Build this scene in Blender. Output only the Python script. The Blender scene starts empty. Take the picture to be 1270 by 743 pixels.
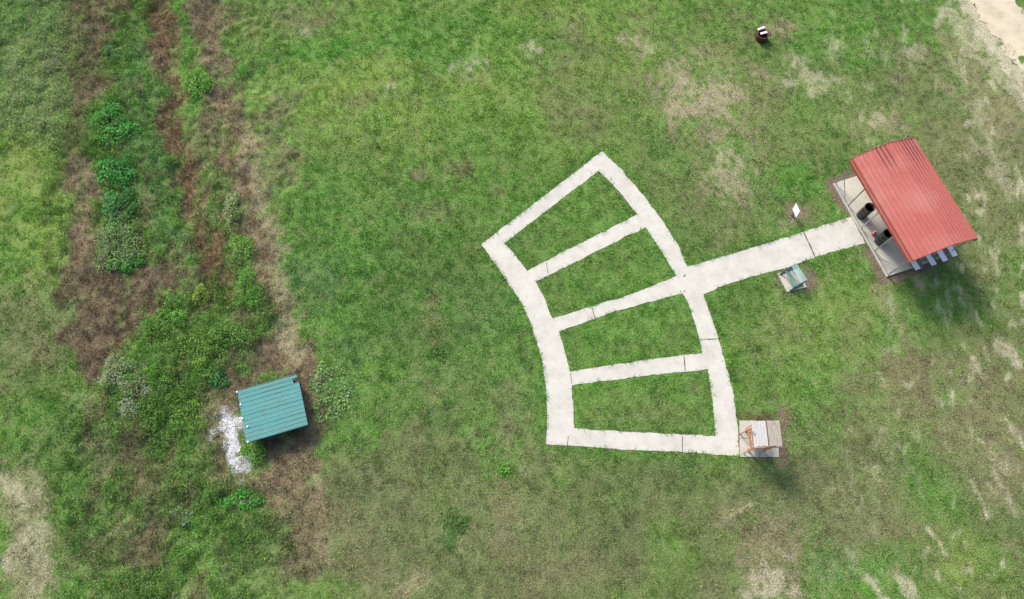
import bpy, bmesh, math, random
import numpy as np
from mathutils import Vector, Matrix
random.seed(7)
RNG = np.random.default_rng(11)
C = bpy.context.scene.collection
PI = math.pi
# ------------------------------------------------------------------ camera
W0, H0, FOC, CAM_H = 1270., 743., 846., 34.0
def cam_basis():
    d = np.array([622 - 635, -(680 - 371.5), -FOC]); d /= np.linalg.norm(d)
    z = -d
    x = np.array([1., 0, 0]) - z * z[0]; x /= np.linalg.norm(x)
    return np.array([x, np.cross(z, x), z])
R = cam_basis()
def G(px, py, h=0.):
    """where the line of sight through a photo pixel meets the height h"""
    r = R @ np.array([px - 635, -(py - 371.5), -FOC])
    return r[:2] * (CAM_H - h) / -r[2]
def PX(X, Y, Z=0.):
    c0 = R[0, 0]*X + R[1, 0]*Y + R[2, 0]*(Z - CAM_H)
    c1 = R[0, 1]*X + R[1, 1]*Y + R[2, 1]*(Z - CAM_H)
    c2 = R[0, 2]*X + R[1, 2]*Y + R[2, 2]*(Z - CAM_H)
    return 635 + c0 / -c2 * FOC, 371.5 - c1 / -c2 * FOC
cam = bpy.data.cameras.new('camera'); co = bpy.data.objects.new('camera', cam); C.objects.link(co)
cam.sensor_width = 36; cam.lens = 36 * FOC / W0; cam.clip_end = 5000
m = Matrix([list(R[0]), list(R[1]), list(R[2])]).to_4x4(); m.translation = (0, 0, CAM_H)
co.matrix_world = m
bpy.context.scene.camera = co
# ------------------------------------------------------------------ light
sc = bpy.context.scene
SUN_EL, SUN_AZ = math.radians(38), math.atan2(1.0, -0.70)       # azimuth of the direction TO the sun
sd = Vector((math.cos(SUN_EL)*math.cos(SUN_AZ), math.cos(SUN_EL)*math.sin(SUN_AZ), math.sin(SUN_EL)))
w = bpy.data.worlds.new('World'); sc.world = w; w.use_nodes = True
sky = w.node_tree.nodes.new('ShaderNodeTexSky'); sky.sky_type = 'NISHITA'; sky.sun_disc = False
sky.sun_elevation = SUN_EL; sky.sun_rotation = math.atan2(sd.x, sd.y)
sky.dust_density = 3.0; sky.air_density = 1.0
bg = w.node_tree.nodes['Background']; w.node_tree.links.new(sky.outputs[0], bg.inputs[0]); bg.inputs[1].default_value = 0.15
sl = bpy.data.lights.new('sun', 'SUN'); sl.energy = 2.5; sl.angle = math.radians(13); sl.color = (1, .96, .89)
so = bpy.data.objects.new('sun', sl); C.objects.link(so); so.rotation_euler = sd.to_track_quat('Z', 'Y').to_euler()
sc.view_settings.view_transform = 'Standard'; sc.view_settings.look = 'None'
sc.view_settings.exposure = 0.95; sc.view_settings.gamma = 1; sc.view_settings.use_curve_mapping = False
# ------------------------------------------------------------------ noise
def _h(ix, iy, s):
    n = (ix.astype(np.int64) * 374761393 + iy.astype(np.int64) * 668265263 + s * 1442695041) & 0xffffffff
    n = ((n ^ (n >> 13)) * 1274126177) & 0xffffffff
    n = n ^ (n >> 16)
    return (n & 0xffff) / 65535.0
def vn(x, y, s):
    ix, iy = np.floor(x), np.floor(y); fx, fy = x - ix, y - iy
    fx = fx*fx*fx*(fx*(fx*6-15)+10); fy = fy*fy*fy*(fy*(fy*6-15)+10)
    a = _h(ix, iy, s); b = _h(ix+1, iy, s); c = _h(ix, iy+1, s); d = _h(ix+1, iy+1, s)
    return (a + (b-a)*fx)*(1-fy) + (c + (d-c)*fx)*fy
def fbm(x, y, scale, s, o=4, gain=.5):
    v = 0; a = 1; t = 0; x = x/scale; y = y/scale
    for k in range(o):
        v = v + a*(vn(x, y, s+k*17)*2-1); t += a; a *= gain
        x, y = x*1.93*.8 - y*1.93*.6 + 3.7, x*1.93*.6 + y*1.93*.8 + 9.1
    return v/t*1.6
def sst(a, b, x):
    t = np.clip((x-a)/(b-a), 0, 1); return t*t*(3-2*t)
def seg_dist(px, py, pts):
    d = np.full(px.shape, 1e9)
    for (ax, ay), (bx, by) in zip(pts[:-1], pts[1:]):
        vx, vy = bx-ax, by-ay
        t = np.clip(((px-ax)*vx + (py-ay)*vy)/(vx*vx+vy*vy+1e-9), 0, 1)
        d = np.minimum(d, np.hypot(px-ax-t*vx, py-ay-t*vy))
    return d
def pip(x, y, poly):
    r = np.zeros(x.shape, bool); n = len(poly)
    for i in range(n):
        (x1, y1), (x2, y2) = poly[i], poly[(i+1) % n]
        c = ((y1 > y) != (y2 > y))
        r ^= c & (x < (x2-x1)*(y-y1)/((y2-y1) + 1e-12) + x1)
    return r
# ------------------------------------------------------------------ outlines on the ground, read off the photo
OUT = [(746.8,187.5),(772,212),(797.7,242),(823,276),(840,303),(852.8,331),(885,321),(929.7,308.5),(996.5,287.4),(1055.5,269),
       (1073,301.5),(1045.5,309),(1009.7,319.5),(975,332),(929.7,344.5),(900,353),(872.6,365),(889.6,415),(899.5,449),(909.4,488.7),(915,528),(916.4,565.6),
       (845.8,560.8),(761,556.6),(677.5,551),(679,517),(677,483),(672,446),(664.8,421),(655,392.6),(643.6,370),(616.8,331),(597,302.9)]
BEDS = [[(742.6,211.8),(768,238),(790.6,266),(654,335.4),(640,318),(625.8,301.5)],
        [(800.5,281.7),(820,311),(838.7,342.5),(778,367),(684.6,395),(677,374),(664.8,349.5)],
        [(693,411),(760,387),(845.8,363.7),(854,377),(864,408),(871,437.9),(800,446.5),(707,461),(701.6,440.7)],
        [(708.6,478),(790,467),(878,458),(884,500),(887.6,541),(800,537),(712,531.7),(711,505)]]
def rough(pts, step=.12, amp=.032, seed=3):
    """ground polygon of a pixel outline, its edges broken up a little"""
    w_ = [G(*p) for p in pts]; out = []
    for i, a in enumerate(w_):
        b = w_[(i+1) % len(w_)]; n = max(1, int(np.linalg.norm(b-a)/step))
        for k in range(n):
            p = a + (b-a)*k/n
            out.append(p)
    q = np.array(out); j = np.stack([fbm(q[:,0], q[:,1], .4, seed, 4, .7), fbm(q[:,0], q[:,1], .35, seed+50, 3)], 1)*amp
    return [tuple(p) for p in q + j]
W_OUT = rough(OUT); W_BEDS = [rough(b) for b in BEDS]
def quad(*p): return [G(*q) for q in p]
A0, A1 = G(1035,229), G(1100,342)                        # pavilion: the two near corners
PL = float(np.linalg.norm(A0-A1)); pv = (A0-A1)/PL; pu = np.array([pv[1], -pv[0]])
PAV_ROT = math.atan2(pu[1], pu[0]); PW = 3.57
def pav(x, y): return A1 + pu*x + pv*y
W_SLAB = [tuple(pav(*q)) for q in ((-.09,-.06),(PW+.1,-.06),(PW+.1,PL+.06),(-.09,PL+.06))]
SP = quad((916.9,521.8),(965.8,522),(965.5,567),(917.4,567)); W_SPAD = [tuple(p) for p in SP]
BPc = quad((963.9,339.4),(975.7,362.4),(1000,356.5)); BP = BPc + [BPc[0] + BPc[2] - BPc[1]]; W_BPAD = [tuple(p) for p in BP]
ROAD = [(1190,-30),(1204,0),(1216,22),(1232,45),(1250,70),(1275,98),(1330,150),(1360,120),(1300,50),(1268,14),(1256,-8),(1246,-30)]
W_ROAD = rough(ROAD, .14, .38, 21)
GRAV = [(268,518),(282,512),(300,510),(312,530),(309,548),(300,553),(296,572),(304,580),(296,588),(280,589),(276,574),(284,556),(272,542)]
W_GRAV = rough(GRAV, .12, .12, 31)
SZ = .86
SH = [G(293,484.7,SZ), G(368,463.7,SZ), G(382.6,526.7,SZ), G(306.7,549.4,SZ)]
# ------------------------------------------------------------------ what grows where (colour, height of growth, cover, leafiness)
T = dict(  # albedo, blade length, blade cover, broad-leaf cover
    mid=((.068,.118,.034),.085,1.,0), lush=((.052,.142,.027),.12,1.15,.02), dark=((.040,.090,.028),.11,1.15,.02), blue=((.050,.108,.052),.10,1.,.1),
    yel=((.120,.165,.040),.09,1.,0), olive=((.095,.108,.046),.08,1.,0), dry=((.150,.152,.074),.07,.9,0), dead=((.158,.124,.078),.13,.9,0), brown=((.105,.078,.050),.12,.8,0),
    rust=((.150,.094,.058),.16,1.,0), straw=((.245,.222,.135),.09,.6,0), sand=((.445,.418,.298),.05,.22,0), mulch=((.135,.098,.082),.04,.25,0), weed=((.066,.116,.041),.16,1.,1.), pale=((.130,.165,.085),.14,1.,.8))
for _k in T:
    _g = np.array((1.62,1.90,1.10)) if _k in ('mid','lush','dark','blue','yel','weed','pale') else np.array((1.36,1.50,1.30)) if _k == 'olive' else np.array((1.0,1.0,1.0)) if _k in ('sand',) else np.array((1.25,1.22,1.16))
    T[_k] = (tuple(np.array(T[_k][0])*_g),) + T[_k][1:]
T['gravel'] = ((.66,.66,.66),.05,.08,0)
GLOBAL = [  # wide changes across the field: x, y, rx, ry, turn, type, strength
    (560,90,330,130,0,'yel',.55),(480,340,200,150,0,'dark',.62),(640,230,130,110,0,'mid',.4),(620,670,330,110,0,'olive',.85),(560,520,130,110,0,'olive',.45),(1000,640,220,110,0,'olive',.85),(1240,420,60,260,0,'dry',.35),(450,60,240,60,0,'lush',.4),
    (1150,520,170,130,25,'dry',.45),(1190,230,110,150,0,'dry',.50),(980,130,170,120,0,'dry',.22),(40,270,75,100,0,'yel',.75),(40,420,70,90,0,'olive',.7),(60,560,80,90,0,'dark',.65),(230,640,150,110,0,'dark',.4),
    (790,450,110,90,0,'lush',.25),(960,440,80,90,0,'lush',.3),(1010,420,110,90,0,'yel',.3),(880,250,90,70,0,'olive',.4),(720,100,110,60,0,'olive',.4),(1060,40,120,45,0,'lush',.4)]
STROKES = [  # the overgrown ditch: pixel polyline, half width, type, strength
    ([(150,0),(140,100),(160,250),(200,400),(180,560),(190,743)],105,'weed',.75),
    ([(125,-20),(118,60),(98,120)],30,'brown',.9),([(95,130),(105,215)],16,'brown',.6),
    ([(106,225),(104,320),(110,400),(118,455)],24,'dead',1.),([(112,340),(150,350),(185,345)],24,'brown',1.),([(125,430),(140,385),(178,355)],34,'brown',.95),
    ([(175,60),(180,200),(215,300),(225,330)],26,'blue',.6),
    ([(198,-20),(206,60),(212,140),(232,210),(252,290),(268,350),(276,385)],17,'rust',.95),
    ([(232,0),(240,60),(246,120)],14,'lush',.8),([(250,150),(255,200)],16,'dry',.5),
    ([(258,-20),(268,60),(280,120),(296,200),(312,270),(330,340),(345,400),(352,445)],22,'dead',1.),
    ([(300,150),(318,220),(345,300),(352,370),(366,450),(388,520),(396,600),(398,690)],11,'straw',.6),
    ([(276,240),(290,290),(300,350),(306,400)],15,'pale',.6),([(286,160),(288,190)],7,'yel',.7),
    ([(165,525),(255,440),(298,400)],52,'weed',.9),([(205,500),(215,600),(200,700)],60,'weed',.6),
    ([(290,470),(262,520),(272,590),(300,605)],24,'dead',.9),([(330,440),(375,450),(388,530),(383,590),(350,590)],20,'dead',1.),([(350,600),(385,640),(370,700)],28,'dead',.85),
    ([(330,560),(345,600),(330,590)],24,'dead',.85),([(345,420),(360,448)],14,'straw',.8),
    ([(140,565),(160,545)],28,'brown',.7),([(185,600),(205,640),(190,670)],28,'brown',.65),([(170,420),(245,470)],30,'weed',.4),
    ([(30,600),(30,660),(34,743)],30,'straw',.6),([(15,690),(45,660),(50,720)],20,'sand',.5),([(10,600),(30,615)],16,'sand',.4),
    ([(310,88),(350,72),(420,65),(500,50)],13,'lush',.9),([(290,95),(330,80)],10,'lush',.7),([(480,20),(545,30),(600,20)],16,'lush',.6),([(540,60),(600,80),(640,90)],16,'lush',.45),
    ([(104,330),(110,400),(114,452)],25,'brown',.8),([(112,438),(142,398),(182,352),(225,338)],21,'brown',.95),([(150,365),(120,370)],26,'brown',.85),([(104,240),(100,320)],13,'dead',.9),
    ([(1199,-10),(1213,25),(1230,52),(1250,80),(1282,115)],11,'sand',.95),([(1272,20),(1300,60)],8,'sand',.8),
    # sandy wheel scars at the right
    ([(1150,655),(1165,675),(1172,692)],2.6,'sand',.95),([(1206,597),(1214,618),(1222,640)],3,'sand',.9),([(1232,580),(1247,612),(1258,640)],3.2,'sand',.95),([(1225,598),(1235,612)],2.5,'sand',.9),
    ([(1247,518),(1262,540),(1272,560)],4,'sand',1.),([(1206,444),(1216,462),(1222,470)],3,'sand',1.),([(1240,430),(1256,440),(1266,452)],6,'sand',.8),([(1190,470),(1205,458)],5,'sand',.5),
    ([(1076,715),(1096,743)],6,'sand',.75),([(1110,710),(1130,735)],8,'sand',.7),([(1212,545),(1222,551)],3,'sand',.8),([(1238,560),(1250,575)],9,'sand',.5),([(1165,700),(1190,715)],7,'yel',.6),
    ([(1180,10),(1215,60),(1250,110),(1290,150)],11,'sand',.55),([(1215,130),(1240,190),(1262,240)],10,'sand',.4),([(1180,45),(1210,100),(1248,150)],16,'straw',.5),
    ([(895,650),(932,624)],5,'sand',.6),([(1090,360),(1110,395),(1125,420)],9,'straw',.4),([(1100,300),(1108,330)],5,'mulch',.5)]
BLOBS = [
    (872,115,38,26,0,'sand',.85),(872,120,62,46,10,'straw',.75),(795,45,24,30,0,'dry',.8),(782,45,10,6,0,'sand',.7),(805,60,10,8,0,'sand',.6),(715,30,26,18,0,'dry',.6),
    (657,58,11,8,0,'sand',.75),(583,78,17,10,0,'sand',.75),(583,90,24,12,0,'straw',.4),(484,107,10,6,0,'sand',.75),(440,125,26,16,0,'dry',.6),(376,35,14,8,0,'sand',.75),(375,20,30,16,0,'dry',.7),
    (570,210,18,12,0,'dead',.6),(520,213,14,9,0,'dead',.6),(520,262,40,16,0,'dead',.35),(540,372,14,10,0,'dead',.45),(700,125,45,18,0,'dry',.5),(893,187,10,8,0,'sand',.8),(905,215,22,30,0,'sand',.5),(900,220,36,40,0,'straw',.5),
    (1030,62,14,12,0,'sand',.8),(985,75,12,9,0,'sand',.7),(1008,100,32,10,10,'sand',.6),(1130,65,14,10,0,'sand',.65),(1095,150,36,16,0,'straw',.65),(1080,145,16,10,0,'sand',.55),(1120,100,12,7,0,'mulch',.4),
    (1140,80,60,30,20,'dry',.5),(1210,180,14,8,30,'sand',.6),(1235,215,14,10,30,'sand',.5),(1190,200,70,50,0,'dry',.4),(1200,150,8,5,0,'sand',.6),(1185,110,30,14,40,'straw',.5),
    (955,688,38,50,0,'straw',.62),(960,730,34,20,0,'sand',.65),(940,660,22,20,0,'dead',.55),(905,640,38,20,-30,'dry',.65),(510,725,24,16,0,'straw',.75),(630,545,14,22,0,'straw',.42),(628,640,22,40,0,'dry',.65),(690,700,60,40,0,'dry',.5),(440,680,40,50,0,'dry',.5),
    (470,600,34,60,0,'olive',.7),(545,560,60,30,0,'olive',.5),(640,490,22,50,0,'olive',.7),(1090,480,50,30,0,'dry',.45),(1130,455,36,16,0,'dead',.6),(1150,470,60,70,0,'dry',.5),(1020,560,70,50,0,'olive',.6),(1090,660,70,40,0,'dry',.5),(1215,520,60,80,20,'dry',.65),
    (1240,600,40,60,0,'dry',.6),(1125,660,40,14,0,'dead',.3),(1160,610,50,40,0,'lush',.35),(1075,700,28,16,0,'lush',.5),(1030,700,20,20,0,'blue',.6),(1200,690,50,30,0,'yel',.45),(1105,690,34,18,0,'lush',.4),(1245,650,20,30,0,'dark',.5),
    (1165,375,44,40,0,'lush',.5),(1010,345,16,10,0,'mulch',.0),(987,262,21,17,0,'mulch',1.),(985,272,26,12,-20,'straw',.35),(975,283,26,8,-25,'straw',.4),(954,41,28,15,5,'dead',1.),(964,38,15,10,0,'straw',.8),
    (985,343,26,18,-15,'mulch',1.),(1004,352,14,10,0,'mulch',.9),(942,520,28,6,0,'brown',.9),(968,530,8,24,-10,'mulch',.95),(970,566,9,12,0,'mulch',.8),(975,515,12,12,0,'dead',.6),(968,575,10,7,0,'mulch',.8),
    (1062,335,0.1,0.1,0,'mulch',0),(765,488,20,12,0,'yel',.85),(738,520,8,5,0,'yel',.6),(800,500,60,26,0,'olive',.45),(780,240,30,30,0,'olive',.2),(690,300,30,25,0,'lush',.5),(720,420,40,22,0,'lush',.4),(820,430,40,18,0,'olive',.3),(790,315,50,25,0,'olive',.3),
    (548,128,16,10,0,'blue',.6),(470,155,22,14,0,'dark',.5),(400,60,34,16,0,'lush',.7),(520,70,50,12,-10,'lush',.6),(620,40,60,20,0,'lush',.4),(440,100,50,16,-10,'yel',.7),(480,85,40,12,0,'yel',.5),(940,60,30,18,0,'lush',.5),(1010,60,26,20,0,'lush',.5),(1060,75,26,18,0,'lush',.5),(1000,230,46,28,0,'lush',.75),(1040,265,14,14,0,'lush',.8),
    (400,250,50,50,0,'lush',.5),(455,250,26,22,0,'mid',.6),(420,320,40,26,0,'lush',.35),(400,350,36,28,0,'blue',.65),(500,370,24,22,0,'dark',.5),(600,380,40,40,0,'blue',.35),(560,655,18,18,0,'dark',.9),(545,440,11,11,0,'dark',.9),(625,582,10,6,0,'lush',.9),(628,455,24,16,0,'lush',.5),(430,470,30,46,0,'blue',.5),(540,520,16,18,0,'dark',.5),
    (40,80,52,90,0,'pale',.8),(25,150,40,40,0,'pale',.6),(20,20,30,20,0,'lush',.5),(75,60,18,24,0,'brown',.3),(15,330,26,30,0,'lush',.5),(20,200,30,30,0,'yel',.6),(30,260,20,30,0,'lush',.5),(70,470,28,30,0,'mid',.6),(60,520,40,20,0,'lush',.5),(55,435,12,20,0,'dead',.5),(60,690,40,50,0,'olive',.4),(100,610,30,40,0,'dark',.5),(120,700,40,40,0,'olive',.5),(130,560,24,30,0,'olive',.6),
    (240,610,50,40,0,'weed',.7),(230,530,40,40,0,'weed',.8),(290,670,60,50,0,'weed',.6),(160,650,40,60,0,'olive',.5),(330,700,50,40,0,'olive',.4),(240,720,50,30,0,'mid',.6),(340,190,30,60,0,'dry',.6),(350,130,26,30,0,'dry',.45),(360,210,16,26,0,'dead',.45),(330,40,40,40,0,'mid',.6),(290,50,10,30,0,'lush',.4),
    (250,380,30,30,0,'weed',.6),(330,520,60,50,15,'brown',.85),(285,528,20,20,0,'gravel',1.),(302,525,12,16,0,'gravel',1.),(291,572,16,19,0,'gravel',1.),(290,548,14,22,0,'gravel',.9)]
def field(X, Y):
    """albedo (n,3), blade length, blade cover, leaf cover at ground points"""
    xc = np.clip(X, -42, 42); yc = np.clip(Y, -8, 40)
    px, py = PX(xc, yc)
    f1 = fbm(X, Y, 2.6, 1); f2 = fbm(X, Y, .9, 2); f3 = fbm(X, Y, .33, 3, 3); f4 = fbm(X, Y, 7.5, 4); f5 = fbm(X*1.25 + Y*.5, Y*.55 - X*.35, .30, 8, 3)
    wx = px + 13*fbm(X, Y, 1.7, 5) + 5*f3; wy = py + 11*fbm(X, Y, 1.7, 6) + 4*fbm(X, Y, .33, 7, 3)
    n = len(X)
    col = np.tile(np.array(T['mid'][0]), (n, 1)); hg = np.full(n, T['mid'][1]); dn = np.ones(n); lf = np.zeros(n)
    def lay(t, mk):
        nonlocal col, hg, dn, lf
        a, b, c, d = T[t]; mk = np.clip(mk, 0, 1)
        col += (np.array(a) - col) * mk[:, None]; hg += (b-hg)*mk; dn += (c-dn)*mk; lf += (d-lf)*mk
    for (cx, cy, rx, ry, rot, t, s) in GLOBAL:
        d = np.hypot((wx-cx)/rx, (wy-cy)/ry); lay(t, s*sst(1.35, .35, d + .45*f1))
    lay('lush', .42*sst(.0, .75, f4*.8 + f1*.45 + f2*.12)); lay('olive', .45*sst(.05, .8, -f4*.5 - f1*.5 - f2*.2 + .1)); lay('dry', .30*sst(.42, .95, fbm(X, Y, 1.9, 9)*.8 + f3*.25 + .3*fbm(X, Y, 5.5, 13)))
    lay('dark', .35*sst(.2, .9, fbm(X, Y, 3.2, 10)))
    for pts, hw, t, s in STROKES:
        d = seg_dist(wx if hw > 8 else px + .22*(wx-px), wy if hw > 8 else py + .22*(wy-py), pts)/hw
        lay(t, s*sst(1.4, .45, d + .38*f2 + .35*f3 + (.16*f5 + .12*f1 if hw > 8 else .35*f5 + .35*f2)))
    for (cx, cy, rx, ry, rot, t, s) in BLOBS:
        if s <= 0: continue
        a = math.radians(rot); ca, sa = math.cos(a), math.sin(a)
        small = rx < 30
        qx = (px + .32*(wx-px) if small else wx) - cx; qy = (py + .32*(wy-py) if small else wy) - cy
        sel = (np.abs(qx) < 2.4*max(rx, ry)) & (np.abs(qy) < 2.4*max(rx, ry))
        if not sel.any(): continue
        d = np.hypot((ca*qx + sa*qy)/rx, (-sa*qx + ca*qy)/ry)
        lay(t, (.85*s if t in ('sand','straw') else s)*sel*sst(1.35, .35, d + .42*f2 + .5*f3 + (.75*f5 if t in ('sand','straw') else .3*f5)))
    rt = sst(930, 1120, px)*(.45 + .55*sst(1080, 1240, px)) + .35*sst(760, 860, px)*sst(330, 120, py)*sst(1000, 940, px)
    f6 = fbm(X*.62 + Y*.30, Y*.42 - X*.95, .36, 15, 3) if True else 0
    lay('sand', rt*.62*sst(.35, .95, f6*.75 + .35*f2 + .2*f4)); lay('olive', .35*rt*sst(.2, .8, f3*.6 - .5*f6))
    rg = sst(330, 300, px)*sst(85, 110, px)
    lay('brown', rg*.62*sst(.12, .7, fbm(X*1.5, Y*.42, .9, 16, 4))); lay('lush', rg*.35*sst(.15, .7, fbm(X*1.4, Y*.5, .8, 19, 4)))
    lf = np.maximum(lf, .22*sst(.35, .9, fbm(X, Y, .75, 20, 3))*sst(.3, -.1, rt - .1)*(1-rg))
    # bare earth along slab edges and the margin under the eaves
    q = (np.stack([X, Y], 1) - A1); u, v = q @ pu, q @ pv
    d = np.maximum(np.maximum(-u-.1, u-PW), np.maximum(-v-.05, v-PL))
    lay('mulch', .95*sst(.55, .28, d + .12*f3 + .1*f2)*(1-.0*u))
    ed = np.minimum(edge_dist(X, Y), 9)
    lay('lush', .45*sst(.8, .15, ed + .2*f2)*(ed > .05)); hg += .06*sst(.40, .12, ed)*(.6 + .8*np.clip(f5 + .4, 0, 1)); dn += .35*sst(.35, .1, ed)
    lay('olive', .34*sst(.15, .9, f5*.8 + f3*.5)); lay('dead', .28*sst(.5, 1., fbm(X, Y, .42, 14, 3) + .25*f5))
    bm_ = sst(1.1, .75, np.hypot((px-775)/125, (py-385)/190)); lay('mid', .45*bm_); lay('lush', .30*bm_*sst(-.3, .6, f1 + .4*f2))
    tp = sst(330, 420, px)*sst(1080, 950, px)*sst(230, 60, py); lay('yel', .25*tp*sst(-.2, .7, f1*.6 + f4*.6)); lay('lush', .30*tp*sst(-.1, .6, -f4*.6 + .5*f2))
    v_ = (1 + .13*f3 + .07*f2 + .12*f5)
    return np.clip(col*v_[:, None], .004, .8), hg, dn, lf
def edge_dist(X, Y):
    d = np.full(X.shape, 9.)
    sel = (X > -6) & (X < 22) & (Y > 3) & (Y < 26)
    xs, ys = X[sel], Y[sel]
    if len(xs):
        v = np.full(xs.shape, 9.)
        for poly in [OUT] + BEDS:
            g = [tuple(G(*p)) for p in poly]; v = np.minimum(v, seg_dist(xs, ys, g + [g[0]]))
        d[sel] = v
    return d
def in_rough(X, Y):
    px, py = PX(np.clip(X, -42, 42), np.clip(Y, -8, 40))
    return sst(395, 340, px + 20*fbm(X, Y, 3, 12))*sst(60, 110, px)
def terrain(X, Y):
    far = sst(60, 160, np.hypot(X, Y))
    r = in_rough(X, Y)
    px, py = PX(np.clip(X, -42, 42), np.clip(Y, -8, 40))
    z = .022*fbm(X, Y, 1.8, 40, 3) + r*(.10*fbm(X, Y, 1.3, 41, 3) + .05*fbm(X, Y, .4, 42, 2))
    ditch = seg_dist(px, py, [(198,-20),(206,60),(212,140),(232,210),(252,290),(268,350),(276,385)])
    z -= .16*sst(26, 4, ditch)*r
    z += .18*sst(60, 10, seg_dist(px, py, [(150,520),(220,420),(300,400)]))*r
    flat = np.maximum.reduce([sst(3.2, 2.0, np.hypot(X-np.mean([s[0] for s in SH]), Y-np.mean([s[1] for s in SH])))])
    z *= (1-flat)
    ed = edge_dist(X, Y); z *= .25 + .75*sst(.2, 1.4, ed)
    near = ed < 2.2
    if near.any():
        xs, ys = X[near], Y[near]; a = pip(xs, ys, W_OUT)
        for b in W_BEDS: a &= ~pip(xs, ys, b)
        zn = z[near]; zn[a] = -.02; z[near] = zn
    return z*(1-far) + far*.8*fbm(X, Y, 120, 44, 3)
# ------------------------------------------------------------------ materials
def newmat(name):
    m_ = bpy.data.materials.new(name); m_.use_nodes = True
    return m_, m_.node_tree.nodes, m_.node_tree.links, m_.node_tree.nodes['Principled BSDF']
def mat(name, col, rough_=.6, metal=0., var=.15, scale=8., bump=0., col2=None, spec=.5, scale2=1.3, stretch=None):
    """base colour varied by two noises, a little bump"""
    m_, n, l, b = newmat(name)
    tc = n.new('ShaderNodeTexCoord'); src = tc.outputs['Object']
    if stretch:
        mp = n.new('ShaderNodeMapping'); mp.inputs['Scale'].default_value = stretch; l.new(src, mp.inputs[0]); src = mp.outputs[0]
    t1 = n.new('ShaderNodeTexNoise'); t1.inputs['Scale'].default_value = scale; t1.inputs['Detail'].default_value = 6; l.new(src, t1.inputs['Vector'])
    t2 = n.new('ShaderNodeTexNoise'); t2.inputs['Scale'].default_value = scale2; t2.inputs['Detail'].default_value = 4; l.new(src, t2.inputs['Vector'])
    c2 = col2 or tuple(c*(1-2.2*var) for c in col)
    mx = n.new('ShaderNodeMix'); mx.data_type = 'RGBA'; mx.inputs[6].default_value = (*col, 1); mx.inputs[7].default_value = (*c2, 1)
    r = n.new('ShaderNodeMapRange'); r.inputs[1].default_value = .42; r.inputs[2].default_value = .68; l.new(t2.outputs[0], r.inputs[0]); l.new(r.outputs[0], mx.inputs[0])
    mr = n.new('ShaderNodeMapRange'); mr.inputs[1].default_value = .25; mr.inputs[2].default_value = .75; mr.inputs[3].default_value = 1-var; mr.inputs[4].default_value = 1+var; l.new(t1.outputs[0], mr.inputs[0])
    mu = n.new('ShaderNodeMix'); mu.data_type = 'RGBA'; mu.blend_type = 'MULTIPLY'; mu.inputs[0].default_value = 1; l.new(mx.outputs[2], mu.inputs[6]); l.new(mr.outputs[0], mu.inputs[7])
    l.new(mu.outputs[2], b.inputs['Base Color']); b.inputs['Roughness'].default_value = rough_; b.inputs['Metallic'].default_value = metal; b.inputs['Specular IOR Level'].default_value = spec
    if bump:
        bp = n.new('ShaderNodeBump'); bp.inputs['Strength'].default_value = bump; bp.inputs['Distance'].default_value = .02; l.new(t1.outputs[0], bp.inputs['Height']); l.new(bp.outputs[0], b.inputs['Normal'])
    return m_
def foliage_mat(name, trans=.25, gain=1.):
    m_, n, l, b = newmat(name)
    a = n.new('ShaderNodeAttribute'); a.attribute_name = 'Col'
    d = n.new('ShaderNodeBsdfDiffuse'); t = n.new('ShaderNodeBsdfTranslucent'); x = n.new('ShaderNodeMixShader'); x.inputs[0].default_value = trans
    l.new(a.outputs[0], d.inputs[0]); l.new(a.outputs[0], t.inputs[0]); l.new(d.outputs[0], x.inputs[1]); l.new(t.outputs[0], x.inputs[2])
    l.new(x.outputs[0], n['Material Output'].inputs[0]); n.remove(b)
    return m_
def ground_mat():
    m_, n, l, b = newmat('soil_and_thatch')
    a = n.new('ShaderNodeAttribute'); a.attribute_name = 'Col'
    tc = n.new('ShaderNodeTexCoord')
    t1 = n.new('ShaderNodeTexNoise'); t1.inputs['Scale'].default_value = 9; t1.inputs['Detail'].default_value = 8; t1.inputs['Roughness'].default_value = .7; l.new(tc.outputs['Object'], t1.inputs['Vector'])
    t2 = n.new('ShaderNodeTexVoronoi'); t2.inputs['Scale'].default_value = 16; l.new(tc.outputs['Object'], t2.inputs['Vector'])
    r = n.new('ShaderNodeMapRange'); r.inputs[1].default_value = .3; r.inputs[2].default_value = .7; r.inputs[3].default_value = .55; r.inputs[4].default_value = 1.3; l.new(t1.outputs[0], r.inputs[0])
    mu = n.new('ShaderNodeMix'); mu.data_type = 'RGBA'; mu.blend_type = 'MULTIPLY'; mu.inputs[0].default_value = 1; l.new(a.outputs[0], mu.inputs[6]); l.new(r.outputs[0], mu.inputs[7])
    l.new(mu.outputs[2], b.inputs['Base Color']); b.inputs['Roughness'].default_value = .95; b.inputs['Specular IOR Level'].default_value = .1
    ad = n.new('ShaderNodeMath'); l.new(t1.outputs[0], ad.inputs[0]); l.new(t2.outputs[0], ad.inputs[1])
    bp = n.new('ShaderNodeBump'); bp.inputs['Strength'].default_value = .6; bp.inputs['Distance'].default_value = .06; l.new(ad.outputs[0], bp.inputs['Height']); l.new(bp.outputs[0], b.inputs['Normal'])
    return m_
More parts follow.
